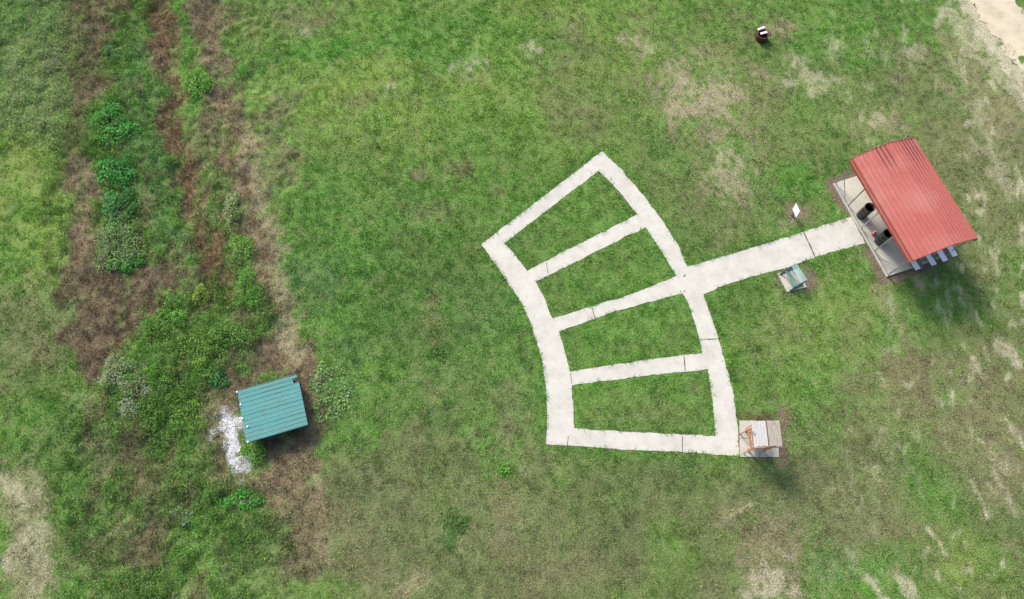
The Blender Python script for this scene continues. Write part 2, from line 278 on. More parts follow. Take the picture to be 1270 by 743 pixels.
def concrete(name, col, c2):
    m_ = mat(name, col, .85, 0, .06, 22, .25, c2, .25, 1.1)
    n, l = m_.node_tree.nodes, m_.node_tree.links; b = n['Principled BSDF']
    src = b.inputs['Base Color'].links[0].from_socket
    tc = n.new('ShaderNodeTexCoord'); t = n.new('ShaderNodeTexNoise'); t.inputs['Scale'].default_value = 2.6; t.inputs['Detail'].default_value = 9; t.inputs['Roughness'].default_value = .72; l.new(tc.outputs['Object'], t.inputs['Vector'])
    r = n.new('ShaderNodeMapRange'); r.inputs[1].default_value = .50; r.inputs[2].default_value = .72; r.inputs[3].default_value = 0; r.inputs[4].default_value = .42; l.new(t.outputs[0], r.inputs[0])
    mx = n.new('ShaderNodeMix'); mx.data_type = 'RGBA'; mx.inputs[7].default_value = (.27,.24,.19,1); l.new(r.outputs[0], mx.inputs[0]); l.new(src, mx.inputs[6]); l.new(mx.outputs[2], b.inputs['Base Color'])
    return m_
def rib_lines(m_, axis, pitch, phase, col, amt, ends=False):
    """darker line along each roof rib, fading out here and there"""
    n, l = m_.node_tree.nodes, m_.node_tree.links; b = n['Principled BSDF']; src = b.inputs['Base Color'].links[0].from_socket
    tc = n.new('ShaderNodeTexCoord'); sp_ = n.new('ShaderNodeSeparateXYZ'); l.new(tc.outputs['Object'], sp_.inputs[0])
    def mth(op, a, v=None):
        q = n.new('ShaderNodeMath'); q.operation = op; l.new(a, q.inputs[0])
        if v is not None: q.inputs[1].default_value = v
        return q.outputs[0]
    f = mth('ABSOLUTE', mth('SUBTRACT', mth('FRACT', mth('ADD', mth('DIVIDE', sp_.outputs[axis], pitch), 50 + phase)), .5))
    r_ = n.new('ShaderNodeMapRange'); r_.inputs[1].default_value = .13; r_.inputs[2].default_value = .04; r_.inputs[3].default_value = 0; r_.inputs[4].default_value = amt; l.new(f, r_.inputs[0])
    t = n.new('ShaderNodeTexNoise'); t.inputs['Scale'].default_value = .8; t.inputs['Detail'].default_value = 3; l.new(tc.outputs['Object'], t.inputs['Vector'])
    r2 = n.new('ShaderNodeMapRange'); r2.inputs[1].default_value = .38; r2.inputs[2].default_value = .66; r2.inputs[3].default_value = .25; r2.inputs[4].default_value = 1; l.new(t.outputs[0], r2.inputs[0])
    q = n.new('ShaderNodeMath'); q.operation = 'MULTIPLY'; l.new(r_.outputs[0], q.inputs[0]); l.new(r2.outputs[0], q.inputs[1])
    if ends:      # rust creeping along some of the ribs from the far end
        ry = n.new('ShaderNodeMapRange'); ry.inputs[1].default_value = PL-2.1; ry.inputs[2].default_value = PL-.6; l.new(sp_.outputs[1], ry.inputs[0])
        d1 = mth('LESS_THAN', mth('ABSOLUTE', mth('SUBTRACT', sp_.outputs[0], 1.22)), .40); d2 = mth('LESS_THAN', mth('ABSOLUTE', mth('SUBTRACT', sp_.outputs[0], 2.92)), .52)
        rx = n.new('ShaderNodeMath'); rx.operation = 'MAXIMUM'; l.new(d1, rx.inputs[0]); l.new(d2, rx.inputs[1])
        lin = n.new('ShaderNodeMapRange'); lin.inputs[1].default_value = .26; lin.inputs[2].default_value = .12; l.new(f, lin.inputs[0])
        e = n.new('ShaderNodeMath'); e.operation = 'MULTIPLY'; l.new(ry.outputs[0], e.inputs[0]); l.new(rx.outputs[0], e.inputs[1])
        e2 = n.new('ShaderNodeMath'); e2.operation = 'MULTIPLY'; l.new(e.outputs[0], e2.inputs[0]); l.new(lin.outputs[0], e2.inputs[1])
        q2 = n.new('ShaderNodeMath'); q2.operation = 'MAXIMUM'; l.new(q.outputs[0], q2.inputs[0]); l.new(mth('MULTIPLY', e2.outputs[0], .9), q2.inputs[1]); q = q2
    mx = n.new('ShaderNodeMix'); mx.data_type = 'RGBA'; mx.inputs[7].default_value = (*col, 1); l.new(q.outputs[0], mx.inputs[0]); l.new(src, mx.inputs[6]); l.new(mx.outputs[2], b.inputs['Base Color'])
    return m_
HYR = 2.6/12
MT = dict(
    path=concrete('pale_concrete', (.46,.44,.385), (.40,.378,.325)), slab=concrete('grey_concrete', (.42,.40,.33), (.35,.33,.27)), pad=concrete('pad_concrete', (.41,.385,.32), (.33,.31,.255)),
    joint=mat('joint_dirt', (.13,.10,.065), .95, 0, .3, 30), sand=mat('road_sand', (.47,.41,.30), .95, 0, .12, 18, .6, (.38,.325,.23), .1, .8), gravel=mat('white_gravel', (.70,.70,.70), .9, 0, .2, 26, .9, (.50,.48,.46), .2, 3.5),
    red=rib_lines(mat('red_roof_paint', (.33,.080,.060), .48, 0, .07, 5, 0, (.37,.125,.098), .5, .45), 0, .228, .0, (.085,.014,.014), .22, True), redtrim=mat('red_trim', (.34,.06,.045), .45, 0, .08, 6),
    teal=rib_lines(mat('teal_roof_paint', (.050,.200,.188), .55, 0, .08, 5, 0, (.068,.185,.172), .4, .9), 1, HYR, .5, (.012,.06,.055), 1.), green=mat('dark_green_board', (.02,.075,.06), .7, 0, .2, 9),
    galv=mat('galvanised_steel', (.42,.43,.42), .45, .7, .12, 14), alu=mat('aluminium_plank', (.70,.73,.74), .42, .25, .06, 10), steel=mat('dull_steel', (.22,.23,.23), .5, .7, .15, 10),
    black=mat('black_plastic', (.016,.016,.018), .32, 0, .2, 9), liner=mat('dark_inside', (.008,.008,.008), .8, 0, .2, 9), redplastic=mat('red_plastic', (.48,.09,.05), .45, 0, .12, 14), white=mat('white_paint', (.80,.80,.78), .5, 0, .04, 10),
    aqua=mat('pale_green_slats', (.21,.36,.36), .45, 0, .12, 12), dkgreen=mat('dark_green_metal', (.022,.07,.06), .5, 0, .2, 12), midgreen=mat('green_slats', (.12,.23,.18), .5, 0, .15, 12),
    cedar=mat('orange_stained_wood', (.36,.17,.085), .6, 0, .2, 9, .2, (.26,.11,.055), .4, 3, (6,1,6)), board=mat('weathered_board', (.44,.385,.29), .7, 0, .16, 7, .2, (.33,.27,.21), .3, 2.5, (9,1,1)), greyboard=mat('grey_weathered_board', (.31,.31,.305), .6, 0, .14, 7, .2, (.30,.29,.28), .4, 2.5, (9,1,1)),
    rust=mat('rusty_steel', (.10,.032,.022), .7, .2, .3, 12, .3, (.05,.02,.015)), dark=mat('charred_inside', (.012,.010,.009), .9, 0, .3, 12), palewood=mat('pale_plank', (.60,.55,.46), .7, 0, .1, 12), bark=mat('stem_bark', (.12,.085,.05), .9, 0, .25, 20),
    blade=foliage_mat('grass_blades', .36), leaf=foliage_mat('weed_leaves', .40))
# ------------------------------------------------------------------ object helpers
def tag(o, label, cat, group=None):
    o['label'] = label; o['category'] = cat
    if group: o['group'] = group
    return o
def thing(name, label, cat, xy=(0, 0), z=0., rot=0., group=None):
    o = bpy.data.objects.new(name, None); C.objects.link(o); o.empty_display_size = .2
    o.location = (float(xy[0]), float(xy[1]), z); o.rotation_euler = (0, 0, rot)
    return tag(o, label, cat, group)
class MB:
    def __init__(s): s.v = []; s.f = []
    def add(s, vs, fs):
        k = len(s.v); s.v += [tuple(map(float, p)) for p in vs]; s.f += [tuple(i+k for i in f) for f in fs]; return s
    def box(s, x0, x1, y0, y1, z0, z1):
        return s.add([(x0,y0,z0),(x1,y0,z0),(x1,y1,z0),(x0,y1,z0),(x0,y0,z1),(x1,y0,z1),(x1,y1,z1),(x0,y1,z1)],
                     [(3,2,1,0),(4,5,6,7),(0,1,5,4),(1,2,6,5),(2,3,7,6),(3,0,4,7)])
    def beam(s, a, b, w=.06, h=.06, up=(0, 0, 1)):
        a, b = Vector(a), Vector(b); d = (b-a).normalized(); u = Vector(up)
        if abs(d.dot(u)) > .97: u = Vector((0, 1, 0))
        x = d.cross(u).normalized()*w/2; y = x.cross(d).normalized()*h/2
        vs = [p + sx*x + sy*y for p in (a, b) for sx, sy in ((-1,-1),(1,-1),(1,1),(-1,1))]
        return s.add(vs, [(3,2,1,0),(4,5,6,7),(0,1,5,4),(1,2,6,5),(2,3,7,6),(3,0,4,7)])
    def tube(s, pts, r, n=10, cap=True):
        pts = [Vector(p) for p in pts]; rs = r if isinstance(r, (list, tuple)) else [r]*len(pts); k = len(s.v); vs = []; fs = []
        for i, p in enumerate(pts):
            d = (pts[min(i+1, len(pts)-1)] - pts[max(i-1, 0)]).normalized(); u = Vector((0, 0, 1)) if abs(d.z) < .9 else Vector((1, 0, 0))
            x = d.cross(u).normalized(); y = x.cross(d)
            vs += [p + (x*math.cos(2*PI*j/n) + y*math.sin(2*PI*j/n))*rs[i] for j in range(n)]
        for i in range(len(pts)-1):
            for j in range(n): fs.append((i*n+j, i*n+(j+1) % n, (i+1)*n+(j+1) % n, (i+1)*n+j))
        if cap: fs += [tuple(range(n))[::-1], tuple(range((len(pts)-1)*n, len(pts)*n))]
        return s.add(vs, fs)
    def lathe(s, prof, n=28):
        vs = []; fs = []
        for (r, z) in prof: vs += [(r*math.cos(2*PI*j/n), r*math.sin(2*PI*j/n), z) for j in range(n)]
        for i in range(len(prof)-1):
            for j in range(n): fs.append((i*n+j, i*n+(j+1) % n, (i+1)*n+(j+1) % n, (i+1)*n+j))
        return s.add(vs, fs)
    def sheet(s, grid, th=.02):
        """closed thin shell from a grid of points (rows of equal length), thickened downwards"""
        nr, nc = len(grid), len(grid[0]); top = [p for r in grid for p in r]; bot = [(p[0], p[1], p[2]-th) for p in top]; N = nr*nc; fs = []
        for i in range(nr-1):
            for j in range(nc-1):
                q = (i*nc+j, i*nc+j+1, (i+1)*nc+j+1, (i+1)*nc+j); fs.append(q); fs.append(tuple(k+N for k in q[::-1]))
        ring = [j for j in range(nc)] + [i*nc+nc-1 for i in range(1, nr)] + [(nr-1)*nc+j for j in range(nc-2, -1, -1)] + [i*nc for i in range(nr-2, 0, -1)]
        for a, b in zip(ring, ring[1:] + ring[:1]): fs.append((a, a+N, b+N, b))
        return s.add(top+bot, fs)
    def build(s, name, m_, parent=None, smooth=False, bevel=0.):
        me = bpy.data.meshes.new(name); me.from_pydata(s.v, [], s.f); me.materials.append(m_)
        bm = bmesh.new(); bm.from_mesh(me); bmesh.ops.recalc_face_normals(bm, faces=bm.faces)
        if bevel: bmesh.ops.bevel(bm, geom=list(bm.edges), offset=bevel, segments=1, affect='EDGES', clamp_overlap=True)
        bm.to_mesh(me); bm.free()
        if smooth: me.shade_smooth()
        o = bpy.data.objects.new(name, me); C.objects.link(o)
        if parent: o.parent = parent
        return o
def np_mesh(name, V, F, m_, col=None, parent=None, smooth=False):
    me = bpy.data.meshes.new(name); n, k = F.shape
    me.vertices.add(len(V)); me.vertices.foreach_set('co', V.astype(np.float32).ravel())
    me.loops.add(n*k); me.loops.foreach_set('vertex_index', F.astype(np.int32).ravel())
    me.polygons.add(n); me.polygons.foreach_set('loop_start', np.arange(0, n*k, k, dtype=np.int32)); me.polygons.foreach_set('loop_total', np.full(n, k, dtype=np.int32))
    if smooth: me.polygons.foreach_set('use_smooth', np.ones(n, bool))
    me.update(calc_edges=True)
    if col is not None:
        a = me.color_attributes.new('Col', 'FLOAT_COLOR', 'POINT'); c4 = np.ones((len(V), 4), np.float32); c4[:, :3] = col; a.data.foreach_set('color', c4.ravel())
    me.materials.append(m_); o = bpy.data.objects.new(name, me); C.objects.link(o)
    if parent: o.parent = parent
    return o
def slab(name, outer, holes, z0, z1, m_, kind='structure', parent=None):
    bm = bmesh.new(); loops = []
    for poly in [outer] + holes:
        vs = [bm.verts.new((p[0], p[1], z1)) for p in poly]; loops += [bm.edges.new((vs[i], vs[(i+1) % len(vs)])) for i in range(len(vs))]
    bmesh.ops.triangle_fill(bm, use_beauty=True, use_dissolve=False, edges=loops)
    r = bmesh.ops.extrude_face_region(bm, geom=list(bm.faces))
    for v in [g for g in r['geom'] if isinstance(g, bmesh.types.BMVert)]: v.co.z = z0
    bmesh.ops.recalc_face_normals(bm, faces=bm.faces)
    me = bpy.data.meshes.new(name); bm.to_mesh(me); bm.free(); me.materials.append(m_)
    o = bpy.data.objects.new(name, me); C.objects.link(o)
    if kind: o['kind'] = kind
    if parent: o.parent = parent
    return o
# ------------------------------------------------------------------ ground
gx = np.concatenate([-40-np.geomspace(1, 1500, 16)[::-1], np.arange(-40, 40.01, .11), 40+np.geomspace(1, 1500, 16)])
gy = np.concatenate([-7-np.geomspace(1, 1500, 16)[::-1], np.arange(-7, 38.01, .11), 38+np.geomspace(1, 1500, 16)])
XX, YY = np.meshgrid(gx, gy); xf, yf = XX.ravel(), YY.ravel()
gc, _, _, _ = field(xf, yf); gz = terrain(xf, yf)
nx, ny = len(gx), len(gy); I = np.arange(nx*ny).reshape(ny, nx)
gf = np.stack([I[:-1, :-1], I[:-1, 1:], I[1:, 1:], I[1:, :-1]], -1).reshape(-1, 4)
# bare ground under the growth shows a little browner than the growth itself
lum = gc.mean(1, keepdims=True); gcol = gc*.72 + .28*np.array([1.25, .98, .62])*lum
g = np_mesh('ground', np.stack([xf, yf, gz], 1), gf, ground_mat(), gcol*.95, smooth=True); g['kind'] = 'structure'
# ------------------------------------------------------------------ paths, pads, road
PZ = .014
path = slab('path', W_OUT, W_BEDS, -.12, PZ, MT['path'])
def joint(a, b, wd=.035):
    a, b = np.array(G(*a)), np.array(G(*b)); d = (b-a)/np.linalg.norm(b-a); nrm = np.array([-d[1], d[0]])
    k = 9; L_, R_ = [], []
    for i in range(k):
        p = a + (b-a)*i/(k-1) + nrm*random.uniform(-.012, .012); hw = wd/2*random.uniform(.5, 1.5)
        L_.append(tuple(p+nrm*hw)); R_.append(tuple(p-nrm*hw))
    return slab('expansion_joint', L_ + R_[::-1], [], PZ-.02, PZ+.004, MT['joint'], None, path)
for a, b, wd in [((734.3,381),(738.8,397),.05),((868.5,421),(889.5,420.5),.05),((848.2,441.6),(849.6,459.5),.05),((705,541),(703,553),.03),((846.2,541.5),(846.5,560.5),.035),((677.6,326),(680,340),.03),
                 ((996.8,288.8),(1010.8,318.6),.07),((847,343.5),(850.5,340.5),.08),((709,476),(707.5,463),.03)]:
    joint(a, b, wd)
road = slab('dirt_road', W_ROAD, [], -.06, .022, MT['sand'])
pslab = slab('concrete_slab', W_SLAB, [], -.12, .09, MT['slab'])
sp = slab('swing_pad', W_SPAD, [], -.12, .05, MT['pad'])
for a, b in (((917.3,543.5),(930,543.8)),((942,567),(942,560))):
    a, b = G(*a), G(*b); d = (b-a)/np.linalg.norm(b-a); n_ = np.array([-d[1], d[0]])*.012
    slab('expansion_joint', [tuple(a+n_), tuple(b+n_), tuple(b-n_), tuple(a-n_)], [], .03, .054, MT['joint'], None, sp)
bpad = slab('bench_pad', W_BPAD, [], -.12, .05, MT['pad'])
# ------------------------------------------------------------------ red carport
cp = thing('carport', 'long red metal carport with a bowed ribbed roof on thin steel posts', 'carport', A1, .09, PAV_ROT)
EZ = 2.12
prof = [(-.13,EZ),(-.13,EZ+.2),(-.09,EZ+.36),(.02,EZ+.47),(.22,EZ+.55),(.9,EZ+.74),(PW/2,EZ+.92),(PW-.9,EZ+.74),(PW-.22,EZ+.55),(PW-.02,EZ+.47),(PW+.09,EZ+.36),(PW+.13,EZ+.2),(PW+.13,EZ)]
def resample(pr, step):
    pr = np.array(pr); s = np.concatenate([[0], np.cumsum(np.hypot(*np.diff(pr, axis=0).T))]); t = np.arange(0, s[-1], step)
    t = np.append(t, s[-1]); return np.stack([np.interp(t, s, pr[:, 0]), np.interp(t, s, pr[:, 1])], 1), t
pp, tt = resample(prof, .019)
tg = np.gradient(pp, axis=0); nm = np.stack([-tg[:, 1], tg[:, 0]], 1); nm /= np.linalg.norm(nm, axis=1, keepdims=True)
def rib(t, pitch, wdt, h):
    p = np.abs((t + pitch/2) % pitch - pitch/2); return h*np.clip((wdt-p)/(wdt*.45), 0, 1)
rb = rib(tt-.12, .228, .045, .03)
pr2 = pp + nm*rb[:, None]
ys = [-.16, 1.4, 2.9, 4.4, PL+.16]
grid = [[(p[0], y, p[1]) for p in pr2] for y in ys]
MB().sheet(grid, .012).build('roof', MT['red'], cp)
for yy in (-.185, PL+.185):
    a = [(p[0], yy-.012, p[1]+.035) for p in pp[::6]]; b = [(p[0], yy+.012, p[1]+.035) for p in pp[::6]]
    MB().sheet([a, b], .09).build('edge_trim', MT['redtrim'], cp)
MB().box(-.165, -.14, -.16, PL+.16, EZ-.03, EZ+.05).build('eave_trim', MT['redtrim'], cp); MB().box(PW+.14, PW+.165, -.16, PL+.16, EZ-.03, EZ+.05).build('eave_trim', MT['redtrim'], cp)
for x in (0, PW): MB().box(x-.032, x+.032, -.03, PL+.03, 0, .06).build('base_rail', MT['galv'], cp, bevel=.006)
for k in range(5):
    y = k*PL/4
    for x in (0, PW): MB().box(x-.03, x+.03, y-.03, y+.03, .06, EZ+.3).build('post', MT['galv'], cp)
    pts = [(p[0]*.955+.08, y, p[1]-.08) for p in pp[10:-10:9]]
    MB().tube(pts, .026, 8).build('roof_bow', MT['galv'], cp)
for y0, y1 in ((.02, 1.1), (PL-.02, PL-1.1)):
    for x in (0, PW): MB().beam((x, y0, 1.05), (x, y1, .05), .03, .03).build('brace', MT['galv'], cp)
for x in (.7, PW-.7): MB().beam((x, -.05, EZ+.55), (x, PL+.05, EZ+.55), .05, .05).build('purlin', MT['galv'], cp)
# ------------------------------------------------------------------ bleacher under the roof
def loc(px, py, z):
    q = G(px, py, z) - A1; return q @ pu, q @ pv
bl = thing('bleacher', 'low aluminium bleacher with four plank rows sticking out from under the red carport', 'bleacher', A1, .09, PAV_ROT)
ends = [((1139,334),.40),((1159,328.5),.50),((1173,323.5),.60),((1185,317.5),.70)]
LX = []
for (e, z) in ends:
    x, y = loc(*e, z+.09); LX.append((x, y, z))
    MB().box(x-.15, x+.15, y, PL-.5, z-.045, z).build('seat_plank', MT['alu'], bl, bevel=.008)
for k in range(3):
    x = (LX[k][0] + LX[k+1][0])/2; z = LX[k][2]-.26
    MB().box(x-.13, x+.13, -.25, PL-.5, z-.04, z).build('foot_plank', MT['steel'], bl)
print('bleacher', [tuple(round(float(c), 2) for c in q) for q in LX])
for y in (0.1, 1.9, 3.6, PL-.7):
    fr = MB()
    for (x, _, z) in LX: fr.beam((x, y, 0), (x, y, z-.045), .04, .04)
    fr.beam((LX[0][0], y, .1), (LX[3][0], y, .1), .04, .04); fr.beam((LX[0][0]-.1, y, LX[0][2]-.07), (LX[3][0]+.1, y, LX[3][2]-.07), .04, .05)
    fr.build('support_frame', MT['steel'], bl)
# ------------------------------------------------------------------ bins
def bin_at(px, py, label, h, r):
    b = thing('trash_barrel', label, 'trash barrel', G(px, py, .09), .09, random.random(), 'black barrels under the carport')
    MB().lathe([(0,.0),(r*.93,0),(r*.97,.03),(r*.97,h*.32),(r*.985,h*.33),(r*.985,h*.345),(r*.97,h*.355),(r*.98,h*.65),(r*.995,h*.66),(r*.995,h*.675),(r*.98,h*.685),(r,h-.05),(r*1.05,h-.03),(r*1.05,h),(r*.95,h),(r*.94,h*.5),(r*.9,.05),(0,.05)], 32).build('body', MT['black'], b, True)
    MB().lathe([(0,h*.30),(r*.60,h*.36),(r*.928,h*.34)], 20).build('liner', MT['liner'], b, True)
    return b
bin_at(1067.6, 267.6, 'black open-topped barrel nearer the middle of the carport, clear of other litter', 1.02, .27)
bin_at(1090, 299.5, 'black open-topped barrel with a red and white container beside it', 1.02, .27)
jg = thing('jug', 'small red and white plastic jug lying beside a black barrel', 'jug', G(1083, 290.6, .09), .09, .5)
MB().tube([(-.13,0,.1),(-.12,0,.1),(-.1,0,.1),(.06,0,.1),(.1,0,.1),(.13,0,.1)], [.03,.08,.095,.095,.07,.035], 14).build('body', MT['redplastic'], jg, True)
MB().tube([(.13,0,.1),(.2,0,.1)], .04, 10).build('cap', MT['white'], jg); MB().tube([(-.05,.03,.19),(-.03,.07,.25),(.05,.07,.25),(.08,.03,.19)], .018, 8).build('handle', MT['white'], jg, True)
# ------------------------------------------------------------------ sign
SZg = .55
sc_ = [G(983,260,SZg+.05), G(987.2,252.2,SZg+.18), G(992.4,262,SZg+.13), G(987.7,268.8,SZg)]
cen = sum(sc_)/4
sg = thing('plaque_stand', 'small blank white plaque tilted on a short post in bare earth', 'plaque', cen, 0)
e1 = (sc_[1]-sc_[0]+sc_[2]-sc_[3])/2; e2 = (sc_[3]-sc_[0]+sc_[2]-sc_[1])/2
def pq(a, b, z): v = e1*a + e2*b; return (v[0], v[1], z)
MB().sheet([[pq(-.5,-.5,SZg+.08), pq(.5,-.5,SZg+.21)], [pq(-.5,.5,SZg-.03), pq(.5,.5,SZg+.10)]], .02).build('plate', MT['white'], sg)
MB().sheet([[pq(-.56,-.56,SZg+.062), pq(.56,-.56,SZg+.196)], [pq(-.56,.56,SZg-.055), pq(.56,.56,SZg+.078)]], .02).build('backing_frame', MT['galv'], sg)
MB().box(-.04, .04, -.04, .04, -.1, SZg+.05).build('post', MT['steel'], sg)
# ------------------------------------------------------------------ small green bench
ff = [G(967.4,340.2,.05), G(980.2,360.2,.05)]
by = ff[0]-ff[1]; BL = float(np.linalg.norm(by)); by /= BL; bx = np.array([by[1], -by[0]])
bn = thing('bench', 'small green slatted bench with a high back on its own concrete pad beside the path', 'bench', ff[1], .05, math.atan2(bx[1], bx[0]))
def bl_(px, py, z): q = G(px, py, z) - ff[1]; return float(q @ bx), float(q @ by)
tA, tB = bl_(992.3,346.8,.72+.05), bl_(997.6,345.4,.86+.05)
print('bench len', BL, tA, tB)
x0, x1 = tA[0], max(tB[0], tA[0]+.26)
for k in range(4):
    t = (k+.5)/4; xx = x0 + (x1-x0)*t; zz = .70 + .16*t
    MB().beam((xx, .0, zz), (xx, BL, zz), (x1-x0)/4*.84, .025, (-.16, 0, x1-x0)).build('back_slat', MT['aqua'], bn)
sA = bl_(971.3,339,.42+.05)[0]
for k in range(2): MB().box(.10+k*.12, .20+k*.12, .02, BL-.02, .395, .42).build('seat_slat', MT['midgreen'], bn)
for y in (0.0, BL):
    fr = MB(); fr.beam((-.02,y,0), (.22,y,.40), .05, .05); fr.beam((.12,y,.39), (x1-.02,y,.80), .045, .045); fr.beam((x1-.14,y,.70), (x1+.10,y,0), .05, .05); fr.beam((x1-.14,y,.70), (x1-.24,y,.0), .04, .04)
    fr.beam((-.04,y,.03), (x1+.14,y,.03), .05, .05)
    fr.build('end_frame', MT['dkgreen'], bn)
# ------------------------------------------------------------------ covered swing
SE, SR = 1.78, 2.02
rl = [G(932.9,525.6,SE), G(936.4,557.6,SE)]; rr_ = [G(966.4,521.6,SE), G(970.4,550.8,SE)]
sy_ = (rl[0]-rl[1]) + (rr_[0]-rr_[1]); sy_ /= np.linalg.norm(sy_); sx_ = np.array([sy_[1], -sy_[0]])
ctr = (rl[0]+rl[1]+rr_[0]+rr_[1])/4
RL = float(np.linalg.norm(rl[0]-rl[1]) + np.linalg.norm(rr_[0]-rr_[1]))/2; RW = float(((rr_[0]+rr_[1]-rl[0]-rl[1])/2) @ sx_)
print('swing', RL, RW)
sw = thing('covered_swing', 'orange stained wooden garden swing under a weathered board gable roof', 'garden swing', ctr, .05, math.atan2(sx_[1], sx_[0]))
xr = -RW/2 + .44*RW; hx, hy = RW/2, RL/2
lp = sw
nb = 5
for side, (xa, za, xb, zb, m_) in enumerate(((-hx, SE-.12, xr-.035, SR, MT['greyboard']), (xr+.035, SR-.02, hx, SE-.04, MT['board']))):
    pan = None
    for k in range(nb):
        t0, t1 = k/nb + .008, (k+1)/nb - .008; jy = random.uniform(-.035, .035)
        a = (xa + (xb-xa)*t0, za + (zb-za)*t0 + .004*(k % 2)); b = (xa + (xb-xa)*t1, za + (zb-za)*t1 + .004*(k % 2))
        MB().sheet([[(a[0], -hy+jy, a[1]), (a[0], hy+jy, a[1])], [(b[0], -hy+jy, b[1]), (b[0], hy+jy, b[1])]], .02).build('roof_board', m_, sw)
MB().beam((xr, -hy-.04, SR-.09), (xr, hy+.04, SR-.09), .07, .06).build('ridge_beam', MT['bark'], sw)  # dark beam colour stands in for the shade inside the ridge gap
for y in (-hy-.03, hy-.1):
    for a, b in (((-hx, y, SE-.19), (xr, y, SR-.08)), ((xr, y, SR-.09), (hx, y, SE-.12))): MB().beam(a, b, .05, .09).build('rafter', MT['cedar'], sw)
for x in (-hx+.28, hx-.3):
    for y in (-hy+.06, hy-.16): MB().beam((x*1.02, y, 0), (x*.96, y, SE-.1), .08, .08).build('post', MT['cedar'], sw)
    MB().beam((x*.96, -hy, SE-.14), (x*.96, hy, SE-.14), .07, .1).build('side_beam', MT['cedar'], sw)
def lsw(px, py, z): q = G(px, py, z) - ctr; return (float(q @ sx_), float(q @ sy_), z-.05)
for (p, q, z) in (((926.9,533),(932.6,558.6),1.18), ((930.9,532),(936.4,557.4),1.18)): MB().beam(lsw(*p, z), lsw(*q, z), .05, .05).build('arm_rail', MT['cedar'], sw)
MB().beam(lsw(924.6,532.6,1.22), lsw(933.5,526.2,1.22), .055, .04).build('cross_beam', MT['cedar'], sw)
for (p, z) in (((932,558.4),1.14), ((927.4,533.6),1.14)):
    a = lsw(*p, z); MB().beam(a, (a[0]-.02, a[1], 0), .04, .04).build('rail_post', MT['cedar'], sw)
for k in range(4): MB().box(-hx+.34+k*.13, -hx+.45+k*.13, -hy+.16, hy-.24, .42, .45).build('seat_slat', MT['board'], sw)
for k in range(3): MB().box(-hx+.90+k*.01, -hx+.92+k*.01, -hy+.16, hy-.24, .5+k*.14, .61+k*.14).build('back_slat', MT['cedar'], sw)
for y in (-hy+.15, hy-.25): MB().beam((-hx+.4, y, .45), (-hx+.44, y, SE-.16), .02, .02).build('hanger', MT['steel'], sw)
MB().box(-hx+.3, hx-.32, -hy+.10, -hy+.14, .5, .62).build('lower_rail', MT['cedar'], sw); MB().box(-hx+.3, -hx+.92, -hy+.15, hy-.23, .36, .41).build('seat_frame', MT['cedar'], sw)
n_ = lsw(934.6,537.2,SE-.05)
ts = (n_[0]+hx)/(xr-.035+hx); kz = SE-.12 + (SR-SE+.12)*ts + .006
MB().add([(n_[0]+.075*math.cos(a)*(1+.2*math.sin(3*a)), n_[1]+.095*math.sin(a), kz+.03+.075*math.cos(a)*(SR-SE+.12)/(xr-.035+hx)) for a in [i*PI/6 for i in range(12)]] + [(n_[0]+.075*math.cos(a), n_[1]+.095*math.sin(a), kz-.004+.075*math.cos(a)*(SR-SE+.12)/(xr-.035+hx)) for a in [i*PI/6 for i in range(12)]],
         [tuple(range(12))] + [(i, (i+1) % 12, 12+(i+1) % 12, 12+i) for i in range(12)]).build('knot_patch', MT['steel'], sw)
# ------------------------------------------------------------------ green roofed shed
hx_ = (SH[1]-SH[0] + SH[2]-SH[3])/2; HX = float(np.linalg.norm(hx_)); hx_ /= HX; hy_ = np.array([-hx_[1], hx_[0]])
HY = float(np.linalg.norm((SH[0]-SH[3]+SH[1]-SH[2])/2)); hc = sum(SH)/4
sd_ = thing('shed', 'low shed with a ribbed teal metal roof broken at one corner, in dead grass', 'shed', hc, 0, math.atan2(hx_[1], hx_[0]))
def zr(y): return SZ + .03*y/HY
ysr = np.arange(-HY/2, HY/2+.001, .0125); rz = rib(ysr, HYR, .02, .010)
cut0, cut1 = HY/2-.44, HY/2-.20
def strip(sel, xa, xb):
    yy = ysr[sel]; return [[(x, y, zr(y)+r+ (.0 if i else .0)) for y, r in zip(yy, rz[sel])] for i, x in enumerate((xa, 0, xb))]
ro = MB(); ro.sheet(strip(ysr <= cut0+.007, -HX/2, HX/2), .012); ro.sheet(strip((ysr >= cut0) & (ysr <= cut1), -HX/2, HX/2-.27), .012); ro.sheet(strip(ysr >= cut1-.007, -HX/2, HX/2-.05), .012)
roof = ro.build('roof', MT['teal'], sd_)
for (px, py) in ((293.9,486.3),(298.3,502),(300.5,519),(306.8,529),(307.2,548)):
    q = G(px, py, SZ+.03) - hc; x, y = float(q @ hx_), float(q @ hy_)
    MB().lathe([(0,zr(y)+.062),(.035,zr(y)+.058),(.05,zr(y)+.02),(.05,zr(y)-.01)], 10).build('fixing_cap', MT['white'], sd_).location = (x, y, 0)
MB().box(-HX/2+.3, HX/2-.22, -HY/2+.16, -HY/2+.22, 0, SZ-.07).build('wall', MT['green'], sd_); MB().box(-HX/2+.3, HX/2-.22, HY/2-.22, HY/2-.16, 0, SZ-.03).build('wall', MT['green'], sd_); MB().box(HX/2-.216, HX/2-.16, -HY/2+.16, HY/2-.16, 0, SZ-.06).build('wall', MT['green'], sd_)
for y in (-HY/2+.26, 0, HY/2-.26): MB().box(-HX/2+.2, -HX/2+.29, y-.045, y+.045, -.1, SZ-.06).build('post', MT['bark'], sd_)
